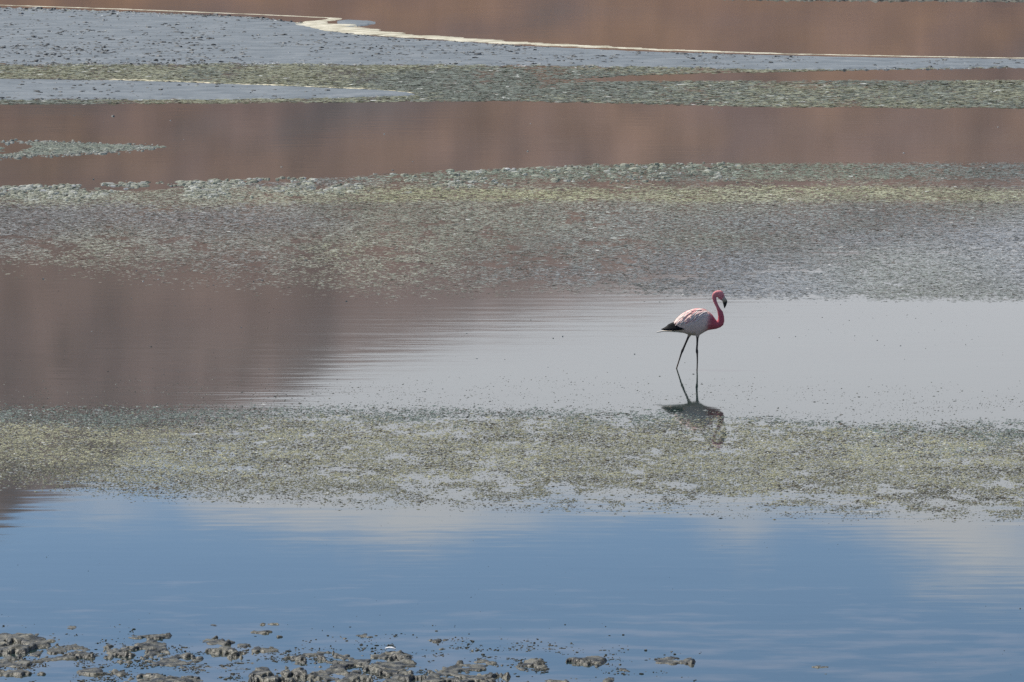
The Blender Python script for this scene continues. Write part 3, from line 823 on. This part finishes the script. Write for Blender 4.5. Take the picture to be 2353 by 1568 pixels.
sm_ = tmp.modifiers.new('s', 'SMOOTH'); sm_.factor = .5; sm_.iterations = 5
dg = bpy.context.evaluated_depsgraph_get()
bme = bpy.data.meshes.new_from_object(tmp.evaluated_get(dg))
bpy.data.objects.remove(tmp)
bme.name = 'body'
nv = len(bme.vertices)
co = np.empty(nv * 3, np.float32); bme.vertices.foreach_get('co', co); co = co.reshape(-1, 3)
cx, cy = co[:, 0] * S + 587, 958 - co[:, 2] * S
BODYC, CHEST, NECK, HEAD = np.array((.92, .68, .585)), np.array((.64, .13, .16)), np.array((.80, .24, .26)), np.array((.88, .31, .31))
wob = (fbm(cx / 22, cy / 22, 3, 700) - .5) * 44
wp = sstep(cx + (cy - 470) * .22 + wob, 660, 742)[:, None]
tint = BODYC * (1 - wp) + CHEST * wp
wn_ = sstep(-cy + 470 + 0 * cx, 20, 150)[:, None] * (cx > 728)[:, None] * sstep(-cy, -420, -300)[:, None]
tint = tint * (1 - wn_) + NECK * wn_
wh = (sstep(-cy, -235, -180)[:, None]) * (cx > 728)[:, None]
tint = tint * (1 - wh) + HEAD * wh
fc = (sstep(cx * .8 + cy * .6, 808, 826) * (cx > 835) * (cy < 275))[:, None]           # pale skin before the eye
tint = tint * (1 - fc) + np.array((.62, .50, .42)) * fc
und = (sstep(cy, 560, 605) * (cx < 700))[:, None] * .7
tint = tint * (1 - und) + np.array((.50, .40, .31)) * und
lg = sstep(cy + wob * .15, 618, 634)[:, None]
legc = np.array((.060, .050, .045)) * (1 - sstep(cy, 800, 900)[:, None]) + np.array((.17, .115, .075)) * sstep(cy, 800, 900)[:, None]
tint = tint * (1 - lg) + legc * lg
at = bme.color_attributes.new('tint', 'FLOAT_COLOR', 'POINT')
col = np.ones((nv, 4), np.float32); col[:, :3] = tint
at.data.foreach_set('color', col.ravel())
bme.polygons.foreach_set('use_smooth', np.ones(len(bme.polygons), bool))
bme.materials.clear(); bme.materials.append(M_bird)
body = bpy.data.objects.new('body', bme); C.objects.link(body); body.parent = bird

# beak: bent in the middle, black beyond the pale base
BK = [((882, 226), (846, 256), .0135), ((892, 243), (849, 268), .0125), ((899, 258), (853, 280), .0118), ((896, 278), (857, 296), .0105), ((889, 298), (861, 310), .0085),
      ((881, 316), (864, 322), .0055), ((872, 332), (867, 333), .002)]
def loft(name, sec, mat, parent, tintf, nr=12):
    V, Fc, T = [], [], []
    for i, (a, b, w) in enumerate(sec):
        A_, B_ = bp(*a), bp(*b); c = (A_ + B_) / 2; h = (A_ - B_) / 2
        for k in range(nr):
            th = 2 * math.pi * k / nr
            v = c + h * math.cos(th) + Vector((0, w * math.sin(th), 0)); V.append(tuple(v)); T.append(tintf(i, len(sec)))
        if i:
            for k in range(nr):
                o0, o1 = (i - 1) * nr, i * nr
                Fc.append((o0 + k, o0 + (k + 1) % nr, o1 + (k + 1) % nr, o1 + k))
    return mesh_np(name, V, Fc, 4, mat, parent, tint=np.array(T), smooth=True)
beak = loft('beak', BK, M_beak, bird, lambda i, n: (.60, .52, .34) if i == 0 else (.45, .38, .25) if i == 1 else (.012, .012, .011))
beak['label'] = 'bent beak, pale at the base and black at the tip'
for sd in (-1, 1):
    bmE = bmesh.new(); bmesh.ops.create_uvsphere(bmE, u_segments=12, v_segments=8, radius=.0062)
    eme = bpy.data.meshes.new('eye'); bmE.to_mesh(eme); bmE.free()
    a2 = eme.color_attributes.new('tint', 'FLOAT_COLOR', 'POINT')
    a2.data.foreach_set('color', np.tile(np.array((.02, .012, .010, 1), np.float32), len(eme.vertices)))
    eme.materials.append(M_beak)
    eye = bpy.data.objects.new('eye', eme); C.objects.link(eye); eye.parent = bird
    eye.location = bp(845, 203, sd * .0265)

# tail: a narrow white fan
tail = loft('tail', [((470, 540), (470, 590), .03), ((380, 556), (380, 581), .034), ((300, 561), (300, 576), .026), ((240, 560), (238, 574), .018), ((200, 568), (205, 582), .010), ((166, 579), (168, 586), .003)],
            M_plume, bird, lambda i, n: (.80, .74, .66))

# wings: long feathers laid over the flank; sections of the trunk give the surface
tx = [(a[0] + b[0]) / 2 for a, b, w in SEC[:10]]
ta = [a[1] for a, b, w in SEC[:10]]; tb = [b[1] for a, b, w in SEC[:10]]; tw = [w for a, b, w in SEC[:10]]
def surf(x, ph, sd, lift=.006):
    top, bot, w = np.interp(x, tx, ta), np.interp(x, tx, tb), np.interp(x, tx, tw)
    c, hh = (top + bot) / 2, (bot - top) / 2
    hz = hh / S
    n = Vector((0, sd * math.sin(ph) / max(w, .02), math.cos(ph) / hz)).normalized()
    return bp(x, c - hh * math.cos(ph), sd * w * math.sin(ph)) + n * lift, n
rf = np.random.default_rng(77)
PINKF, WHITEF, ROSE = (.88, .44, .42), (.92, .79, .71), (.90, .62, .56)
for sd in (-1, 1):
    # covert base of the wing, a shell over the flank
    V, T = [], []
    nu, nw = 22, 12
    for i in range(nu):
        x = 352 + (705 - 352) * i / (nu - 1)
        t = i / (nu - 1)
        lo_ = R(10); hi_ = R(62 + 50 * math.sin(math.pi * min(t * 1.1, 1)) ** .8)
        for j in range(nw):
            ph = lo_ + (hi_ - lo_) * j / (nw - 1)
            e = min(1, min(j, nw - 1 - j, i, nu - 1 - i) / 1.5)
            p_, n_ = surf(x, ph, sd, -.003 + .009 * e)
            V.append(tuple(p_))
            g = .5 + .5 * math.sin(x * .05 + j)
            T.append((.92, .71, .62))
    Fw = grid_faces(nu, nw)
    wing = mesh_np('wing', V, Fw if sd < 0 else Fw[:, ::-1], 4, M_plume, bird, tint=np.array(T), smooth=True)
    wing['label'] = 'folded wing of white and pink plumes'
    rows = [(14, 690, 430, 8, 26, 95, 0.024), (16, 700, 400, 26, 30, 110, .025), (15, 695, 450, 44, 30, 105, .023), (10, 640, 470, 62, 26, 90, .022)]
    for ri, (n, xa, xb, ph0, dph, ln, wd) in enumerate(rows):
        for k in range(n):
            x0 = xa + (xb - xa) * k / (n - 1) + rf.uniform(-6, 6)
            p0 = R(ph0 + rf.uniform(-5, 5)); p1 = p0 + R(dph * rf.uniform(.7, 1.15)); l_ = ln * rf.uniform(.8, 1.15)
            x1 = max(x0 - l_, 345)
            pts = [surf(x0 + (x1 - x0) * q, p0 + (p1 - p0) * q ** 1.3, sd, .006 + .005 * (3 - ri) / 3 + .006 * q)[0] for q in (0, .33, .66, 1)]
            nrm = surf((x0 + x1) / 2, (p0 + p1) / 2, sd)[1]
            pk = rf.random()
            colr = PINKF if pk < .36 - .08 * ri else ROSE if pk < .6 else WHITEF
            if x0 < 470: colr = WHITEF if pk > .15 else ROSE
            blade('feather', pts, wd, M_plume, wing, up=nrm, tint=colr, thick=.002, seg=6)
    # black flight feathers sticking out below the white plumes
    for k in range(8):
        f = k / 7
        ys = sd * (.058 - .018 * f)
        pts = [bp(452 - 14 * f, 540 - 50 * f, ys * 1.35), bp(374 - 5 * f, 538 - 46 * f, ys * 1.35), bp(300, 544 - 30 * f, ys * .95), bp(218 + 55 * f, 550 - 26 * f, ys * .35)]
        blade('flight_feather', pts, .046, M_plume, bird, up=Vector((0, sd, .25)), tint=(.012, .012, .013), thick=.004, seg=8)
